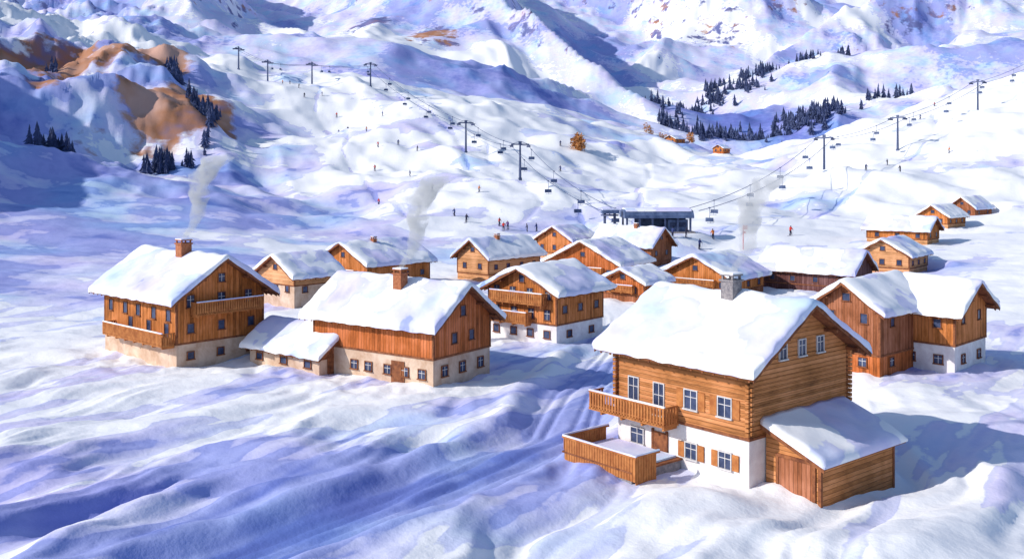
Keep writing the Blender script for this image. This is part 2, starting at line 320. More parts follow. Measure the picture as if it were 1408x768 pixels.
def roof(mb,h):
    L,W=(h['A'],h['B']) if h['ridge']=='a' else (h['B'],h['A'])
    e,r,ov,t=h['e'],h['r'],h['ov'],h['snow']
    P=(lambda p,q,z:(q,p,z)) if h['ridge']=='a' else (lambda p,q,z:(p,q,z))
    rz=lambda q: e+r*(1-abs(2*q/W-1))
    ps=(-ov,L+ov);qs=(-ov,W/2,W+ov);th=.2
    v=[];
    for p in ps:
        for q in qs: v.append(P(p,q,rz(q)))
        for q in qs: v.append(P(p,q,rz(q)-th))
    f=[(0,1,7,6),(1,2,8,7),(3,4,10,9),(4,5,11,10),(0,3,4,1),(1,4,5,2),(6,9,10,7),(7,10,11,8),(0,6,9,3),(2,5,11,8)]
    mb.add('roof_boards',v,f)
    for p in(-ov-.06,L+ov):
        for q0,q1 in((-ov-.03,W/2),(W/2,W+ov+.03)):
            a,b_=rz(q0),rz(q1)
            mb.add('roof_trim',[P(p+x,q,z) for x in(0,.06) for q,z in((q0,a+.06),(q1,b_+.06),(q1,b_-.3),(q0,a-.3))],[(0,1,2,3),(4,5,6,7),(0,1,5,4),(1,2,6,5),(2,3,7,6),(3,0,4,7)])
    for q in (0.05,W/2-.1,W-.25, W*.25,W*.75-.1):
        z=rz(q+.1)-.24-(.06 if abs(q-W/2)<.2 else .12)
        x=P(-ov+.12,q,z-.2);y=P(L+ov-.12,q+.18,z)
        mb.box('roof_trim',min(x[0],y[0]),max(x[0],y[0]),min(x[1],y[1]),max(x[1],y[1]),z-.2,z)
    p=-ov+.3
    while p<L+ov-.3:
        for q0,q1 in((-ov+.05,0),(W,W+ov-.05)):
            a,b_=rz(q0)-.205,rz(q1)-.205
            mb.add('roof_trim',[P(p+x,q,z) for x in(0,.12) for q,z in((q0,a),(q1,b_),(q1,b_-.16),(q0,a-.16))],[(0,1,2,3),(4,5,6,7),(0,1,5,4),(1,2,6,5),(2,3,7,6),(3,0,4,7)])
        p+=.9
    n_p,n_q=max(16,int((L+2*ov)/.35)),max(18,int((W+2*ov)/.35));n_q+=n_q%2
    ex=.1
    pp=np.linspace(-ov-ex,L+ov+ex,n_p+1);qq=np.linspace(-ov-ex,W+ov+ex,n_q+1)
    def dense(a):
        return np.concatenate([[a[0],a[0]+.05,a[0]+.14],a[1:-1],[a[-1]-.14,a[-1]-.05,a[-1]]])
    pp=dense(pp);qq=dense(qq);Pg,Qg=np.meshgrid(pp,qq,indexing='ij')
    ed=np.minimum(np.minimum(Pg-pp[0],pp[-1]-Pg),np.minimum(Qg-qq[0],qq[-1]-Qg))
    prof=np.sqrt(np.clip(1-(1-np.clip(ed/.55,0,1))**2,0,1))
    sx,sy=h['X']*1.7,h['Y']*1.3
    ab=np.sqrt((2*Qg/W-1)**2+.012)-.03
    lump=perlin(Pg/2.2+sx,Qg/2.2+sy,3)*.2+perlin(Pg/.8+sx,Qg/.8+sy,5)*.05
    Zs=e+r*(1-ab)+t*(.45+.55*prof)+lump*(.4+.6*prof)*min(1,t*2)+.02
    wob=(perlin(Pg/1.1+sx,Qg/1.1+sy,9))*.3*(1-np.clip(ed/.6,0,1))
    cp,cq=(pp[0]+pp[-1])/2,(qq[0]+qq[-1])/2
    Pw=Pg+np.sign(Pg-cp)*(np.abs(Pg-cp)>(pp[-1]-cp-.6))*np.clip(wob,-.04,.3)
    Qw=Qg+np.sign(Qg-cq)*(np.abs(Qg-cq)>(qq[-1]-cq-.6))*np.clip(wob,-.04,.3)
    a,b_=Pg.shape;V=[P(float(Pw[i,j]),float(Qw[i,j]),float(Zs[i,j])) for i in range(a) for j in range(b_)]
    F=[(i*b_+j,i*b_+j+1,(i+1)*b_+j+1,(i+1)*b_+j) for i in range(a-1) for j in range(b_-1)]
    ring=[(i,0) for i in range(a)]+[(a-1,j) for j in range(1,b_)]+[(i,b_-1) for i in range(a-2,-1,-1)]+[(0,j) for j in range(b_-2,0,-1)]
    o=len(V)
    for (i,j) in ring:
        V.append(P(float(Pg[i,j]),float(Qg[i,j]),rz(float(Qg[i,j]))-.05+float(wob[i,j])*.35))
    n=len(ring)
    for k in range(n):
        i,j=ring[k];i2,j2=ring[(k+1)%n];F.append((i*b_+j,i2*b_+j2,o+(k+1)%n,o+k))
    mb.add('roof_snow',V,F)
    return rz
def chimney(mb,x,y,zt,h=1.6,w=.9,part='chimney_brick'):
    mb.box(part,x-w/2,x+w/2,y-w/2,y+w/2,zt-1.5,zt+h)
    mb.box(part,x-w/2-.1,x+w/2+.1,y-w/2-.1,y+w/2+.1,zt+h+.003,zt+h+.14)
    for sx in(-1,1):
        for sy in(-1,1): mb.box(part,x+sx*(w/2-.1)-.07,x+sx*(w/2-.1)+.07,y+sy*(w/2-.1)-.07,y+sy*(w/2-.1)+.07,zt+h+.143,zt+h+.4)
    mb.box(part,x-w/2-.06,x+w/2+.06,y-w/2-.06,y+w/2+.06,zt+h+.403,zt+h+.5)
    mb.box('chimney_snow',x-w/2-.03,x+w/2+.03,y-w/2-.03,y+w/2+.03,zt+h+.503,zt+h+.62)
def walls(mb,h):
    L,W=(h['A'],h['B']) if h['ridge']=='a' else (h['B'],h['A']);A,B=h['A'],h['B']
    P=(lambda p,q,z:(q,p,z)) if h['ridge']=='a' else (lambda p,q,z:(p,q,z))
    mb.box('walls_base',0,B,0,A,-1.5,h['bh'])
    e,r=h['e']-.22,h['r'];g=.05
    prof=[(-g,h['bh']+.002),(-g,e-g*r*2/W),(W/2,e+r),(W+g,e-g*r*2/W),(W+g,h['bh']+.002)]
    v=[P(p,q,z) for p in(-g,L+g) for q,z in prof]
    mb.add('walls_timber',v,[(0,1,2,3,4),(5,6,7,8,9),(0,1,6,5),(1,2,7,6),(2,3,8,7),(3,4,9,8),(4,0,5,9)])
    mb.box('wall_trim',-.1,B+.1,-.1,A+.1,h['bh']-.02,h['bh']+.16)
    for x in(-.09,B-.11):
        for y in(-.09,A-.11): mb.box('wall_trim',x,x+.2,y,y+.2,h['bh']+.163,h['e']-.3)
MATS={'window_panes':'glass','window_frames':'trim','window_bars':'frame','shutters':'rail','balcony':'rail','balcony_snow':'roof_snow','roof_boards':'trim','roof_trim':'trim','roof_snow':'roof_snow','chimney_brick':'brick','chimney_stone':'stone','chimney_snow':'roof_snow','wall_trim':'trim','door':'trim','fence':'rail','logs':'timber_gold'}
def rowwin(mb,fc,span,z,n,**k):
    for i in range(n): window(mb,fc,span*(i+.5)/n+random.uniform(-.2,.2),z,**k)
smoke_src=[]
for h in H_:
    mb=MB();walls(mb,h);rz=roof(mb,h);A,B,k=h['A'],h['B'],h['k'];t=math.radians(h['th'])
    gf,gw='R' if h['ridge']=='a' else 'L', B if h['ridge']=='a' else A
    ef,ew=('L',A) if h['ridge']=='a' else ('R',B)
    if k=='fg':
        for y in(1.8,4.55): window(mb,'L',y,4.85,1.0,1.2,True,d=.09);window(mb,'L',y,1.5,.9,1.0,True)
        window(mb,'L',9.6,4.7,.85,1.6,False,d=.09);window(mb,'L',7.3,4.4,.85,2.1,False,d=.09);window(mb,'L',9.3,1.55,1.1,1.0,False)
        mb.box('door',-.1,-.01,6.7,7.8,-.1,2.2);mb.box('wall_trim',-.13,-.01,6.55,6.7,-.1,2.35);mb.box('wall_trim',-.13,-.01,7.8,7.95,-.1,2.35)
        for x in(3.4,5.5,7.6): window(mb,'R',x,8.25,.7,1.0,False,d=.09)
        balcony(mb,'L',5.6,12.6,3.15,1.5)
        for z in np.arange(3.4,7.6,.3):
            mb.box('logs',-.34,0.02,-.2,.06,z,z+.22);mb.box('logs',-.2,.06,-.34,-.2,z+.11,z+.3)
            mb.box('logs',-.34,.02,A-.06,A+.2,z,z+.22)
            mb.box('logs',B-.06,B+.2,-.34,.02,z,z+.22)
        for z in np.arange(3.4,7.9,.3):
            mb.box('walls_planks',-.085,-.052,.06,A-.06,z,z+.25);mb.box('walls_planks',.06,B-.06,-.085,-.052,z,z+.25)
        chimney(mb,4.6,4.9,rz(4.6),1.5,1.0,'chimney_stone');smoke_src.append((h,4.6,4.9,rz(4.6)+2.1))
    elif k=='h1':
        balcony(mb,'L',.2,12.5,2.5,1.5);rowwin(mb,'L',A,5.2,5,w=.8,ht=1.1,cross=False);rowwin(mb,'L',11,3.7,3,w=.8,ht=1.3,cross=False)
        balcony(mb,'R',1.5,9.2,5.4,1.3);rowwin(mb,'R',B,6.6,3,w=.8,ht=1.2);rowwin(mb,'R',B,3.9,3,w=.7,ht=.9,cross=False);window(mb,'R',5,8.7,.7,.8)
        rowwin(mb,'R',B,1.2,3,w=.7,ht=.7,cross=False);chimney(mb,4.2,6.0,rz(4.2),1.6,1.2);smoke_src.append((h,4.2,6,rz(4.2)+2.2))
    elif k=='h2':
        rowwin(mb,'L',11,1.2,5,w=.8,ht=.8);rowwin(mb,'R',B,1.4,3,w=.8,ht=.9);window(mb,'R',4.3,6.6,.7,.9,cross=False);window(mb,'R',3,4.2,.7,.9,cross=False);window(mb,'R',5.6,4.2,.7,.9,cross=False)
        mb.box('door',-.08,-.01,3.4,5.0,-.1,2.1)
        chimney(mb,2.8,6.4,rz(2.8),1.8,1.0);smoke_src.append((h,2.8,6.4,rz(2.8)+2.4))
    elif k=='h2x':
        rowwin(mb,'L',A,.9,3,w=.9,ht=.6,cross=False);mb.box('door',1,2.4,-.08,-.01,-.1,1.9)
    elif k=='h3':
        balcony(mb,'L',1.2,9.0,4.6,1.2);balcony(mb,'L',3.5,9.8,2.3,1.2);rowwin(mb,'L',A,5.6,4,w=.8,ht=1.1);rowwin(mb,'L',A,3.3,4,w=.8,ht=1.1);rowwin(mb,'L',A,1.1,4,w=.8,ht=.8,cross=False)
        rowwin(mb,'R',B,3.9,3,w=.8,ht=.8,cross=False);rowwin(mb,'R',B,1.1,2,w=.8,ht=.7,cross=False);window(mb,'L',5,7.2,.7,.8,cross=False)
    else:
        n=max(2,int(gw/2.8));m=max(2,int(ew/3.2))
        if h['e']>5.5: rowwin(mb,gf,gw,h['e']-1.1,n,w=.7,ht=.9,cross=False);rowwin(mb,ef,ew,h['e']-1.5,m,w=.7,ht=.8,cross=False);rowwin(mb,gf,gw,1.3,n,w=.8,ht=.8);rowwin(mb,ef,ew,1.3,m,w=.8,ht=.8)
        else: rowwin(mb,gf,gw,h['e']*.58,n,w=.8,ht=.9,cross=False);rowwin(mb,ef,ew,h['e']*.55,m,w=.8,ht=.8,cross=False)
        window(mb,gf,gw/2,h['e']+h['r']*.35,.8,.7,cross=False)
        if k in('h10','h8','h11','h4'): balcony(mb,gf,gw*.2,gw*.8,h['e']*.62-.3,.9,.8)
        if k in('h6','h9','h4'): chimney(mb,B*.4,A*.4,rz(A*.4 if h['ridge']=='b' else B*.4),.8,.7)
    mm=dict(MATS);mm['walls_base']=h['b'];mm['walls_timber']=h['t'];mm['walls_planks']=h['t']
    if k=='fg': mm['window_frames']='frame'
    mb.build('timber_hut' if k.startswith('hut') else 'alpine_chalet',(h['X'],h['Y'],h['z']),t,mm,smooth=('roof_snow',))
fg=H_[0];FR=math.radians(40)
def loc(h,x,y,z):
    t=math.radians(h['th']);return (h['X']+math.cos(t)*x-math.sin(t)*y,h['Y']+math.sin(t)*x+math.cos(t)*y,h['z']+z)
# garage annex
mb=MB();D_=4.0;W_=8.4
hi,lo=4.1,2.5
mb.add('walls_timber',[(x,y,z) for x in(0,W_) for y,z in((0,-1),(0,lo-.1),(D_-.1,hi-.1),(D_-.1,-1))],[(0,1,2,3),(4,5,6,7),(0,1,5,4),(1,2,6,5),(2,3,7,6),(3,0,4,7)])
sl=(hi-lo)/D_;ov=.55
q0,q1=-ov,D_-.12
zr=lambda q:lo+sl*q
mb.add('roof_boards',[(x,q,z) for x in(-ov,W_+ov) for q,z in((q0,zr(q0)),(q1,zr(q1)),(q1,zr(q1)-.18),(q0,zr(q0)-.18))],[(0,1,2,3),(4,5,6,7),(0,1,5,4),(1,2,6,5),(2,3,7,6),(3,0,4,7)])
mb.add('roof_trim',[(x,q,z) for x in(-ov-.06,-ov) for q,z in((q0-.05,zr(q0)+.05),(q1,zr(q1)+.05),(q1,zr(q1)-.32),(q0-.05,zr(q0)-.32))],[(0,1,2,3),(4,5,6,7),(0,1,5,4),(1,2,6,5),(2,3,7,6),(3,0,4,7)])
pp=np.linspace(-ov-.08,W_+ov+.08,36);qq=np.linspace(q0-.1,q1,20);Pg,Qg=np.meshgrid(pp,qq,indexing='ij')
ed=np.minimum(np.minimum(Pg-pp[0],pp[-1]-Pg),Qg-qq[0]);prof=np.sqrt(np.clip(1-(1-np.clip(ed/.5,0,1))**2,0,1))
Zs=zr(Qg)+.4*(.4+.6*prof)+perlin(Pg/1.8,Qg/1.8,3)*.14
a,b_=Pg.shape;V=[(float(Pg[i,j]),float(Qg[i,j]),float(Zs[i,j])) for i in range(a) for j in range(b_)]
F=[(i*b_+j,i*b_+j+1,(i+1)*b_+j+1,(i+1)*b_+j) for i in range(a-1) for j in range(b_-1)]
ring=[(i,0) for i in range(a)]+[(a-1,j) for j in range(1,b_)]+[(i,b_-1) for i in range(a-2,-1,-1)]+[(0,j) for j in range(b_-2,0,-1)]
o=len(V);V+=[(float(Pg[i,j]),float(Qg[i,j]),float(zr(Qg[i,j]))-.04) for i,j in ring];n=len(ring)
for k in range(n):
    i,j=ring[k];i2,j2=ring[(k+1)%n];F.append((i*b_+j,i2*b_+j2,o+(k+1)%n,o+k))
mb.add('roof_snow',V,F)
mb.box('garage_door',-.06,-.005,.5,2.9,-.1,2.1);mb.box('wall_trim',-.12,-.003,.3,.5,-.1,2.3);mb.box('wall_trim',-.12,-.003,2.9,3.1,-.1,2.3);mb.box('wall_trim',-.12,-.003,.5,2.9,2.1,2.3)
for x in(-.05,W_-.15): mb.box('wall_trim',x,x+.2,-.05,.15,-1,lo-.2)
mm=dict(MATS);mm['walls_timber']='timber_gold';mm['garage_door']='timber_brown'
mb.build('garage_annex',loc(fg,1.6,-D_,0),FR,mm,('roof_snow',))
# terrace with parapet fence
mb=MB()
mb.box('terrace_base',-4.8,-.02,5.4,11.6,-1.2,.75);mb.box('terrace_deck',-4.9,-.02,5.3,11.7,.753,.87);mb.box('terrace_snow',-4.5,-.2,5.7,11.3,.873,1.0)
def boards(x0,y0,x1,y1,z0,z1):
    L=math.hypot(x1-x0,y1-y0);n=int(L/.24);dx,dy=(x1-x0)/L,(y1-y0)/L
    for i in range(n):
        a=i*.24+.02;b=a+.2
        xa,ya,xb,yb=x0+dx*a,y0+dy*a,x0+dx*b,y0+dy*b
        mb.box('fence',min(xa,xb)-(.03 if dx==0 else 0),max(xa,xb)+(.03 if dx==0 else 0),min(ya,yb)-(.03 if dy==0 else 0),max(ya,yb)+(.03 if dy==0 else 0),z0,z1)
    mb.box('fence_rail',min(x0,x1)-.08,max(x0,x1)+.08,min(y0,y1)-.08,max(y0,y1)+.08,z1+.003,z1+.12)
    mb.box('fence_snow',min(x0,x1)-.06,max(x0,x1)+.06,min(y0,y1)-.06,max(y0,y1)+.06,z1+.123,z1+.22)
boards(-4.85,5.0,-4.85,11.6,.3,1.75);boards(-4.75,11.7,-.5,11.7,.9,1.75);boards(-4.75,5.1,-2.6,5.1,-.2,1.75)
mm=dict(MATS);mm.update(terrace_base='stone',terrace_deck='trim',terrace_snow='roof_snow',fence_rail='rail',fence_snow='roof_snow')
mb.build('terrace_with_fence',(fg['X'],fg['Y'],0),FR,mm)
# ---------------------------------------------------------------- terrain mesh
ys=np.concatenate([np.arange(-60,40,4),np.arange(40,200,.45),200*np.exp(np.arange(0,math.log(17),.0075))])
ss=np.concatenate([np.arange(-1.6,-.6,.02),np.arange(-.6,.6,.0021),np.arange(.6,1.5,.02)])
S,Yg=np.meshgrid(ss,ys);Xg=S*np.maximum(Yg,100);Zg=H(Xg.ravel(),Yg.ravel()).reshape(Xg.shape)
bd,sg_,al=linedist(ROAD,Xg,Yg);d=bd*sg_
nn=fbm((Xg*.59+Yg*.81)/24,(Xg*.81-Yg*.59)/4.5,4,51)
nm=fbm((Xg+Yg*.35)/42,(Yg-Xg*.35)/26,5,53);nf=fbm((Xg+Yg*.5)/150,(Yg-Xg*.5)/230,5,57)
bn=sm(110,170,Yg);bf=sm(480,800,Yg)
n_=nn*(1-bn)+(nm*(1-bf)+nf*bf)*bn
sb=Xg/np.maximum(Yg,100)
w0=.35+.32*np.exp(-((d+6)/15)**2)*(1-sm(72,94,Yg))+.16*np.exp(-((d-1)/6)**2)*(1-sm(100,125,Yg))  # foreground band along the road: shade painted as blue snow
w0+=.27*sm(-.16,-.30,sb)*sm(115,160,Yg)*(1-sm(400,520,Yg))  # shaded hill flank painted into the snow colour
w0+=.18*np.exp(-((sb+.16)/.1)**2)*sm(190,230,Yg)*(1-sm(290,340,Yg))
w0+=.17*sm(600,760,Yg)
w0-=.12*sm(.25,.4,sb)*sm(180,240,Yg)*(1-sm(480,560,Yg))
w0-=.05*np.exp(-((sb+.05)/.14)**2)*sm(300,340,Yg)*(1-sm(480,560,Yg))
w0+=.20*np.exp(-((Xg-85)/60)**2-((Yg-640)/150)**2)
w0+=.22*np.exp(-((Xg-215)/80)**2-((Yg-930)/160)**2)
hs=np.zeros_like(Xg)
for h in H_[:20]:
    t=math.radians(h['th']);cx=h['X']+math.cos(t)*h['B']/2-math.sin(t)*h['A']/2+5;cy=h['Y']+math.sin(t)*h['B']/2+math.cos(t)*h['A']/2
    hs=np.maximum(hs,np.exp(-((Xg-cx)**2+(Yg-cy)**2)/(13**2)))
w0+=.10*hs  # painted shade beside the houses, offset away from the sun
shade_wash=w0+.27*n_
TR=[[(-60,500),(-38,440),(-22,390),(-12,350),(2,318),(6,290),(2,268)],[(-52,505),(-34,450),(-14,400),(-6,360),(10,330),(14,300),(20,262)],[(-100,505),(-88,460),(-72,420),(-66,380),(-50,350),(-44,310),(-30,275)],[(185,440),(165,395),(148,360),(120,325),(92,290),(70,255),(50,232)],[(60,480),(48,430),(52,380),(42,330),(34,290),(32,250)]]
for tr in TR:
    q,_,a_=linedist(tr,Xg+3*np.sin(Yg/17),Yg);shade_wash+=.17*np.exp(-(q/.9)**2);Zg-=.35*np.exp(-(q/1.0)**2)
zy=np.gradient(Zg,axis=0)/np.maximum(np.gradient(Yg,axis=0),.01);zx=np.gradient(Zg,axis=1)/np.maximum(np.gradient(Xg,axis=1),.01)
slope=np.hypot(zx,zy)
rock=np.zeros_like(Xg)
for x,y,rx,ry,s_ in[(-196,430,34,46,.80),(-165,468,24,34,.68),(-131,392,25,42,.86),(-172,378,15,24,.66),(-150,350,13,16,.5),(-90,1090,45,80,.62),(-160,1150,50,70,.60),(330,1600,90,140,.5),(560,1500,90,110,.42)]:
    rock=np.maximum(rock,s_*np.exp(-((Xg-x)/rx)**2-((Yg-y)/ry)**2))
rock=np.maximum(rock,.44*sm(.8,1.3,slope)*sm(850,1050,Yg))
rock=np.maximum(rock,.32*sm(.45,.8,slope)*sm(-.3,-.4,sb)*sm(330,380,Yg)*(1-sm(600,700,Yg)))
n0,n1=S.shape;me=bpy.data.meshes.new("snow_terrain");idx=np.arange(n0*n1).reshape(n0,n1)
f=np.stack([idx[:-1,:-1],idx[:-1,1:],idx[1:,1:],idx[1:,:-1]],-1).reshape(-1,4)
me.vertices.add(n0*n1);me.vertices.foreach_set("co",np.stack([Xg,Yg,Zg],-1).ravel())
me.loops.add(f.size);me.loops.foreach_set("vertex_index",f.ravel());me.polygons.add(len(f));me.polygons.foreach_set("loop_start",np.arange(len(f))*4)
me.update(calc_edges=True);me.polygons.foreach_set("use_smooth",np.ones(len(f),bool))
for nme,arr in(("shade_wash",shade_wash),("rock",rock)):
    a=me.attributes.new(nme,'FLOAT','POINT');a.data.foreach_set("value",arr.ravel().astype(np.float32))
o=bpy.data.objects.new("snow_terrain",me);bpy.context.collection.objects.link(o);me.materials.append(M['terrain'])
# ---------------------------------------------------------------- trees
def pine_v(h,seed):
    rnd=random.Random(seed);V=[];F=[]
    tiers=7;wd=rnd.uniform(.16,.27);lean=rnd.uniform(-.06,.06)
    for k in range(tiers):
        f=k/tiers;zb=h*(.06+.82*f)+rnd.uniform(-.2,.2);zt=min(h,zb+h*.24);R=h*wd*(1-f)**.8*rnd.uniform(.75,1.2)+.12;n=8;o=len(V);V.append((lean*zt+rnd.uniform(-.15,.15),rnd.uniform(-.15,.15),zt))
        for i in range(n*2):
            a=math.pi*i/n+rnd.uniform(-.2,.2);r=R*(rnd.uniform(.7,1.35) if i%2 else rnd.uniform(.3,.6));V.append((lean*zb+r*math.cos(a),r*math.sin(a),zb-(.05*h if i%2 else 0)+rnd.uniform(-.03,.03)*h))
        for i in range(n*2): F.append((o,o+1+i,o+1+(i+1)%(2*n)))
    o=len(V)
    for z,r in((-1.2,.035*h),(h*.5,.015*h)):
        for i in range(5): V.append((r*math.cos(i*1.257),r*math.sin(i*1.257),z))
    for i in range(5): F.append((o+i,o+(i+1)%5,o+5+(i+1)%5,o+5+i))
    return V,F
def shrub_v(h,seed):
    rnd=random.Random(seed);V=[];F=[]
    for k in range(60):
        a=rnd.uniform(0,6.28);q=rnd.random()**.5;zz=rnd.uniform(.1,1)*h;R=h*.42*math.sqrt(max(.05,1-(zz/h-.45)**2/.35))*q
        c=Vector((R*math.cos(a),R*math.sin(a),zz));s=h*.13
        o=len(V)
        for i in range(3): V.append(tuple(c+Vector((rnd.uniform(-s,s),rnd.uniform(-s,s),rnd.uniform(-s,s)))))
        F.append((o,o+1,o+2))
    o=len(V)
    for z,r in((-1,.04*h),(h*.6,.02*h)):
        for i in range(5): V.append((r*math.cos(i*1.257),r*math.sin(i*1.257),z))
    for i in range(5): F.append((o+i,o+(i+1)%5,o+5+(i+1)%5,o+5+i))
    return V,F
protos=[pine_v(10,i) for i in range(7)];shr=[shrub_v(10,i) for i in range(4)]
def forest(name,blobs,hh,matn='pine',pr=None):
    V=[];F=[];pts=[]
    for (x,y,rx,ry,ang,cnt) in blobs:
        cl=[(random.gauss(0,.45),random.gauss(0,.45)) for _ in range(max(2,cnt//9))]
        for _ in range(cnt):
            cu_,cv=random.choice(cl);u,v=cu_+random.gauss(0,.13),cv+random.gauss(0,.2);ca,sa=math.cos(ang),math.sin(ang)
            pts.append((x+ca*u*rx-sa*v*ry,y+sa*u*rx+ca*v*ry))
    P_=np.array(pts);zz=H(P_[:,0],P_[:,1])
    for (X,Y),z in zip(pts,zz):
        s=random.uniform(.4,1.2)*hh/10;r=random.uniform(0,6.28)
        pv,pf=random.choice(pr or protos);o=len(V);c,q=math.cos(r)*s,math.sin(r)*s
        V+=[(X+a*c-b*q,Y+a*q+b*c,float(z)+e*s) for a,b,e in pv];F+=[tuple(i+o for i in t_) for t_ in pf]
    me=bpy.data.meshes.new(name);me.from_pydata(V,[],F);me.materials.append(M[matn]);ob=bpy.data.objects.new(name,me);bpy.context.collection.objects.link(ob)
forest('pine_forest',[(-140,308,13,7,.1,34),(-124,328,16,8,.9,44),(-112,345,8,8,.9,12),(-140,430,12,22,.6,26),(-122,400,10,22,.3,34),(-190,425,12,16,0,8),(-114,372,5,18,.2,12)],6.8)
forest('distant_pine_forest',[(175,1010,45,50,.9,90),(235,1090,70,35,.9,120),(300,1180,60,30,.7,60),(215,850,90,40,.3,230),(366,1150,50,40,.7,20),(300,880,50,20,.3,20),(150,900,30,50,.2,50)],12)
forest('larch_grove',[(28,412,6,3,0,16)],6,'larch',shr)
forest('larch_grove',[(78,532,6,4,0,10),(98,532,5,3,0,8)],4.5,'larch',shr)
# ---------------------------------------------------------------- ski lifts
def tower(x,y,h,ang):
    mb=MB();mb.box('steel',-.5,.5,-.5,.5,-1.5,.5)
    mb.add('steel',[(r*math.cos(i*math.pi/4),r*math.sin(i*math.pi/4),z) for r,z in((.45,.5),(.3,h)) for i in range(8)],[(i,(i+1)%8,8+(i+1)%8,8+i) for i in range(8)]+[tuple(range(8,16))])
    mb.box('steel',-.22,.22,-3.0,3.0,h,h+.4)
    for s in(-1,1):
        mb.box('steel',-1.7,1.7,s*2.8-.12,s*2.8+.12,h-.32,h-.02)
        for i in range(6): mb.beam('steel',(-1.5+i*.6,s*2.8-.18,h-.5),(-1.5+i*.6,s*2.8+.18,h-.5),.22,10)
        mb.beam('steel',(0,s*2.4,h+.4),(0,s*.3,h+1.1),.07)
        mb.box('steel',-1.6,1.6,s*3.3-.25,s*3.3+.25,h-.12,h-.06)
    mb.box('steel',-.15,.15,-.5,.5,h+.4,h+1.2)
    for i in range(int(h/.6)): mb.box('steel',-.5,-.3,-.2,.2,.6+i*.6,.66+i*.6)
    z=hz(x,y);mb.single('ski_lift_tower',(x,y,z),ang,{});return (x,y,z+h-.35,ang)
def chair_mesh():
    mb=MB();mb.beam('steel',(0,0,0),(0,.15,-1.6),.06);mb.beam('steel',(0,.15,-1.6),(0,-.1,-2.3),.06)
    mb.beam('steel',(-.9,-.1,-2.3),(.9,-.1,-2.3),.06)
    for x in(-.9,.9): mb.beam('steel',(x,-.1,-2.3),(x,-.15,-3.1),.05);mb.beam('steel',(x,-.15,-3.1),(x,.6,-3.1),.05)
    mb.box('navy',-.9,.9,-.15,.5,-3.12,-3.0);mb.box('navy',-.9,.9,-.22,-.12,-3.0,-2.35);mb.beam('steel',(-.9,.6,-2.75),(.9,.6,-2.75),.04)
    mb.beam('steel',(0,.5,-3.1),(0,.55,-3.5),.04);mb.beam('steel',(-.8,.55,-3.5),(.8,.55,-3.5),.04);mb.box('steel',-.25,.25,-.1,.1,-.08,.18)
    return mb.single('ski_lift_chair',(0,0,-500),0,{})
ch0=chair_mesh();chm=ch0.data;bpy.data.objects.remove(ch0)
def line(tw,start,step=30,name='ski_lift_cable'):
    for s in(-1,1):
        pts=[];q=[]
        for (x,y,z,a) in tw: q.append(Vector((x-math.sin(a)*2.8*s,y+math.cos(a)*2.8*s,z)))
        a0=tw[0][3];q=[Vector((start[0]-math.sin(a0)*2.2*s,start[1]+math.cos(a0)*2.2*s,start[2]))]+q
        dist=0;nxt=15+s*8
        for a,b in zip(q[:-1],q[1:]):
            L=(b-a).length;sag=L*.025
            for i in range(16):
                t=i/16;p=a.lerp(b,t);p.z-=4*sag*t*(1-t);pts.append(p)
            while nxt<dist+L:
                t=(nxt-dist)/L;p=a.lerp(b,t);p.z-=4*sag*t*(1-t)
                o=bpy.data.objects.new('ski_lift_chair',chm);bpy.context.collection.objects.link(o);o.location=p;dd=b-a;o.rotation_euler=(0,0,math.atan2(dd.y,dd.x)-math.pi/2+(math.pi if s>0 else 0))
                nxt+=step
            dist+=L
        pts.append(q[-1]);cu=bpy.data.curves.new(name,'CURVE');cu.dimensions='3D';cu.bevel_depth=.075;sp=cu.splines.new('POLY');sp.points.add(len(pts)-1)
        for i,p in enumerate(pts): sp.points[i].co=(*p,1)
        cu.materials.append(M['steel']);o=bpy.data.objects.new(name,cu);bpy.context.collection.objects.link(o)
def mk(lst,h,start):
    out=[];pr=start
    for i,(x,y) in enumerate(lst):
        nx=lst[i+1] if i+1<len(lst) else (2*x-pr[0],2*y-pr[1]);a=math.atan2(nx[1]-pr[1],nx[0]-pr[0]);out.append(tower(x,y,h,a));pr=(x,y)
    line(out,start)
mk([(2.6,320),(-17.5,378),(-71,500),(-104,518),(-129,526),(-146,532)],11,(23,222,10.0))
mk([(104,332),(144,372),(194,415),(250,460)],12,(40,224,10.3))
# station
mb=MB()
mb.box('concrete',-8,8,-3.5,3.5,-1,.3)
for x in(-7,-4.2,-1.4,1.4,4.2,7):
    for y in(-2.8,2.8): mb.box('steel',x-.2,x+.2,y-.2,y+.2,.3,3.3)
mb.box('navy',-4.2,7,2.0,2.3,.3,3.2);mb.box('navy',2.2,6.6,-2.2,2.0,.3,2.9);mb.box('window_panes',2.6,6.2,-2.26,-2.2,1.3,2.3)
pr=[(-3.9,3.3),(-3.9,3.9),(-3.2,4.7),(-1.8,5.1),(1.8,5.1),(3.2,4.7),(3.9,3.9),(3.9,3.3)]
mb.add('canopy',[(x,y,z) for x in(-7.6,7.6) for y,z in pr],[tuple(range(8)),tuple(range(8,16))]+[(i,(i+1)%8,8+(i+1)%8,8+i) for i in range(8)])
pr=[(-3.3,4.75),(-3.0,5.05),(-1.8,5.42),(1.8,5.42),(3.0,5.05),(3.3,4.75)]
mb.add('station_snow',[(x,y,z) for x in(-7.2,7.2) for y,z in pr],[tuple(range(6)),tuple(range(6,12))]+[(i,(i+1)%6,6+(i+1)%6,6+i) for i in range(6)])
for x in(-11.5,-9.3): mb.box('steel',x-.25,x+.25,-.4,.4,-1,4.2)
mb.box('navy',-12.2,-8.4,-1.2,1.2,4.2,5.0);mb.beam('steel',(-10.4,0,3.7),(-10.4,0,3.95),2.0,20);mb.box('station_snow',-12.1,-8.5,-1.1,1.1,5.0,5.25);mb.box('steel',-10.5,-10.3,-.1,.1,3.9,4.2)
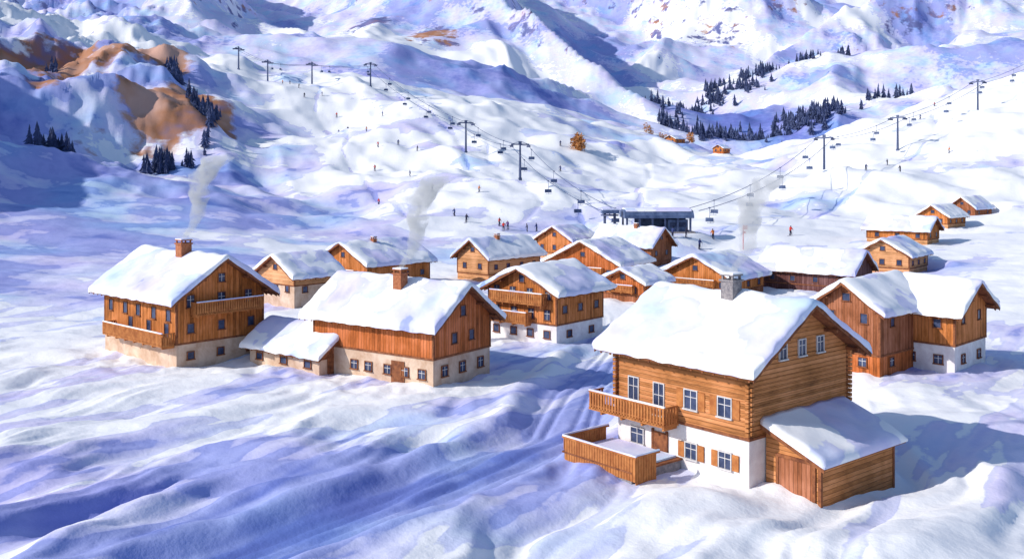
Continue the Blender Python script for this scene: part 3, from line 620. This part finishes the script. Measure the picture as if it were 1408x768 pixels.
mb.build('ski_lift_station',(32,221,5.6),.05,{'concrete':'stone','canopy':'navy','window_panes':'glass','station_snow':'roof_snow'})
mb=MB();mb.beam('pole',(0,0,-.5),(0,0,5.2),.09);mb.box('flag',.09,.9,-.03,.03,4.2,5.1);mb.box('flag',.09,.55,-.03,.03,3.4,3.9)
mb.single('piste_marker_pole',(48.5,209,hz(48.5,209)),0,{'pole':'red','flag':'red'})
# ---------------------------------------------------------------- skiers
def figure(jac,stance):
    sk=stance
    J=[(0,0,.92),(0,.04,1.18),(0,.08,1.40),(0,.1,1.52),(0,.12,1.66),(0,.13,1.78),
       (-.19,.08,1.42),(-.30,.08+sk*.1,1.16),(-.32,.34,1.06),(.19,.08,1.42),(.30,.08+sk*.1,1.16),(.32,.34,1.06),
       (-.1,0,.88),(-.13,.16*sk,.5),(-.13,-.04,.12),(-.13,.14,.07),(.1,0,.88),(.13,.16*sk,.5),(.13,-.04,.12),(.13,.14,.07)]
    E=[(0,1),(1,2),(2,3),(3,4),(4,5),(2,6),(6,7),(7,8),(2,9),(9,10),(10,11),(0,12),(12,13),(13,14),(14,15),(0,16),(16,17),(17,18),(18,19)]
    R=[.16,.16,.19,.07,.11,.10,.10,.08,.06,.10,.08,.06,.12,.09,.07,.07,.12,.09,.07,.07]
    me=bpy.data.meshes.new("f");me.from_pydata(J,E,[]);o=bpy.data.objects.new("f",me);bpy.context.collection.objects.link(o)
    md=o.modifiers.new("s",'SKIN')
    for i,r in enumerate(R): me.skin_vertices[0].data[i].radius=(r,r)
    for i in range(len(J)): me.skin_vertices[0].data[i].use_root=(i==0)
    o.modifiers.new("u",'SUBSURF').levels=1
    dg=bpy.context.evaluated_depsgraph_get();m2=bpy.data.meshes.new_from_object(o.evaluated_get(dg));bpy.data.objects.remove(o)
    V=[tuple(v.co) for v in m2.vertices];parts={'body':[], 'legs':[], 'face':[], 'helmet':[]}
    for p in m2.polygons:
        c=p.center;k='legs' if c.z<.95 and abs(c.x)<.26 else 'body'
        if c.z>1.53: k='face' if (c.y>.16 and c.z<1.74) else 'helmet'
        parts[k].append(tuple(p.vertices))
    mb=MB()
    for k,f in parts.items(): mb.add(k,V,f)
    for x in(-.13,.13):
        mb.box('skis',x-.05,x+.05,-.75,.85,.0,.035);mb.add('skis',[(x-.05,.85,0),(x+.05,.85,0),(x+.04,1.0,.1),(x-.04,1.0,.1)],[(0,1,2,3)])
        s=1 if x>0 else -1;mb.beam('skis',(s*.32,.36,1.1),(s*.42,.05,.02),.015,4)
    o=mb.single('skier',(0,0,-500),0,{'body':jac,'legs':'black','face':'skin','helmet':'black','skis':'blue'})
    bm=bmesh.new();bm.from_mesh(o.data);loose=[v for v in bm.verts if not v.link_faces];bmesh.ops.delete(bm,geom=loose,context='VERTS');bm.to_mesh(o.data);bm.free()
    o.data.polygons.foreach_set("use_smooth",[True]*len(o.data.polygons));d_=o.data;bpy.data.objects.remove(o);return d_
figs=[figure(c,s) for c,s in(('red',1),('blue',1),('blue',.1),('violet',.6),('orange',.8),('black',.2))]
PE=[(-15.5,269,1),(-3.4,262,0),(-1.1,260,3),(4,261,5),(6.5,262,2),(-75,432,1),(-71,431,5),(-51,380,0),(-49,356,0),(-44,385,1),(-36,378,5),(-34,333,1),(-91,478,1),(-115,500,4),(-104,486,5),(34,211,2),(37,212,5),(39.5,210,2),(62,222,0),(114,321,1),(120,308,5),(153,349,4),(200,472,0),(20,413,1),(-112,503,1),(-60,410,4),(-2.2,258,0),(-12,262,5),(-57,440,1),(-80,455,0),(-10,300,4),(12,246,2),(15,247,0),(-24,300,5),(18,370,1),(130,345,5),(172,420,1),(-40,300,0),(44,218,4),(-98,470,5)]
zz=H(np.array([p[0] for p in PE]),np.array([p[1] for p in PE]))
for i,(x,y,k) in enumerate(PE):
    o=bpy.data.objects.new('skier',figs[k]);bpy.context.collection.objects.link(o);o.location=(x,y,float(zz[i])-.05);o.rotation_euler=(0,0,random.uniform(-3.1,3.1));o.scale=(1.3,1.3,1.3)
# ---------------------------------------------------------------- smoke
sm_m=bpy.data.materials.new("chimney_smoke_material");sm_m.use_nodes=True;nt=sm_m.node_tree;nt.nodes.remove(nt.nodes["Principled BSDF"])
pv=N(nt,"ShaderNodeVolumePrincipled");pv.inputs["Color"].default_value=(.92,.94,1,1);tc=N(nt,"ShaderNodeTexCoord")
nz=noise(nt,tc.outputs["Object"],.75,4,.6,.6);mr=N(nt,"ShaderNodeMapRange");mr.inputs[1].default_value=.37;mr.inputs[2].default_value=.60;mr.inputs[3].default_value=0;mr.inputs[4].default_value=1.5;nt.links.new(nz,mr.inputs[0]);nt.links.new(mr.outputs[0],pv.inputs["Density"])
em=math_(nt,'MULTIPLY',mr.outputs[0],.20);nt.links.new(em,pv.inputs["Emission Strength"]);pv.inputs["Emission Color"].default_value=(.78,.84,.95,1)  # smoke glows faintly; added emission stands in for light scattered inside the plume
nt.links.new(pv.outputs[0],nt.nodes["Material Output"].inputs["Volume"])
for h,x,y,z in smoke_src:
    sx,sy,sz=loc(h,x,y,z);V=[];F=[];n=12;K=16;g=.75 if h['k']=='fg' else 1
    for k in range(K):
        f=k/(K-1);r=.3+1.25*f**.8*(1+.25*math.sin(k*1.9));cx=f*3.6+.6*math.sin(f*7);cz=f*8.8
        if k==K-1:r*=.4
        for i in range(n):
            a=i*2*math.pi/n;rr=r*(1+.15*math.sin(3*a+k));V.append((g*(cx+rr*math.cos(a)),g*rr*math.sin(a),g*(cz+.25*r*math.cos(a*2))))
    for k in range(K-1):
        for i in range(n): F.append((k*n+i,k*n+(i+1)%n,(k+1)*n+(i+1)%n,(k+1)*n+i))
    F.append(tuple(range(n))[::-1]);F.append(tuple(range((K-1)*n,K*n)))
    me=bpy.data.meshes.new('chimney_smoke');me.from_pydata(V,[],F);me.materials.append(sm_m);o=bpy.data.objects.new('chimney_smoke',me);bpy.context.collection.objects.link(o);o.location=(sx,sy,sz)
# ---------------------------------------------------------------- camera, light
sc=bpy.context.scene
c=bpy.data.cameras.new("camera");co=bpy.data.objects.new("camera",c);sc.collection.objects.link(co);sc.camera=co
co.location=(0,0,20);co.rotation_euler=(math.pi/2,0,0);c.lens=36*1370/1408;c.sensor_width=36;c.shift_y=(230-384)/1408;c.clip_end=8000
L=bpy.data.lights.new("sun","SUN");L.energy=4.0;L.angle=math.radians(.5);L.color=(1,.94,.85);lo=bpy.data.objects.new("sun",L);sc.collection.objects.link(lo)
d=Vector((AZ[0]*math.cos(SUN_EL),AZ[1]*math.cos(SUN_EL),math.sin(SUN_EL)));lo.rotation_euler=d.to_track_quat('Z','Y').to_euler()
w=bpy.data.worlds.new("World");sc.world=w;w.use_nodes=True
nt=w.node_tree;sk=nt.nodes.new("ShaderNodeTexSky");sk.sky_type='NISHITA';sk.sun_disc=False;sk.sun_elevation=SUN_EL;sk.sun_rotation=math.atan2(AZ[0],AZ[1]);sk.ozone_density=5
nt.links.new(sk.outputs[0],nt.nodes["Background"].inputs[0]);nt.nodes["Background"].inputs[1].default_value=.14
sc.view_settings.view_transform='Standard';sc.view_settings.look='None';sc.view_settings.exposure=0
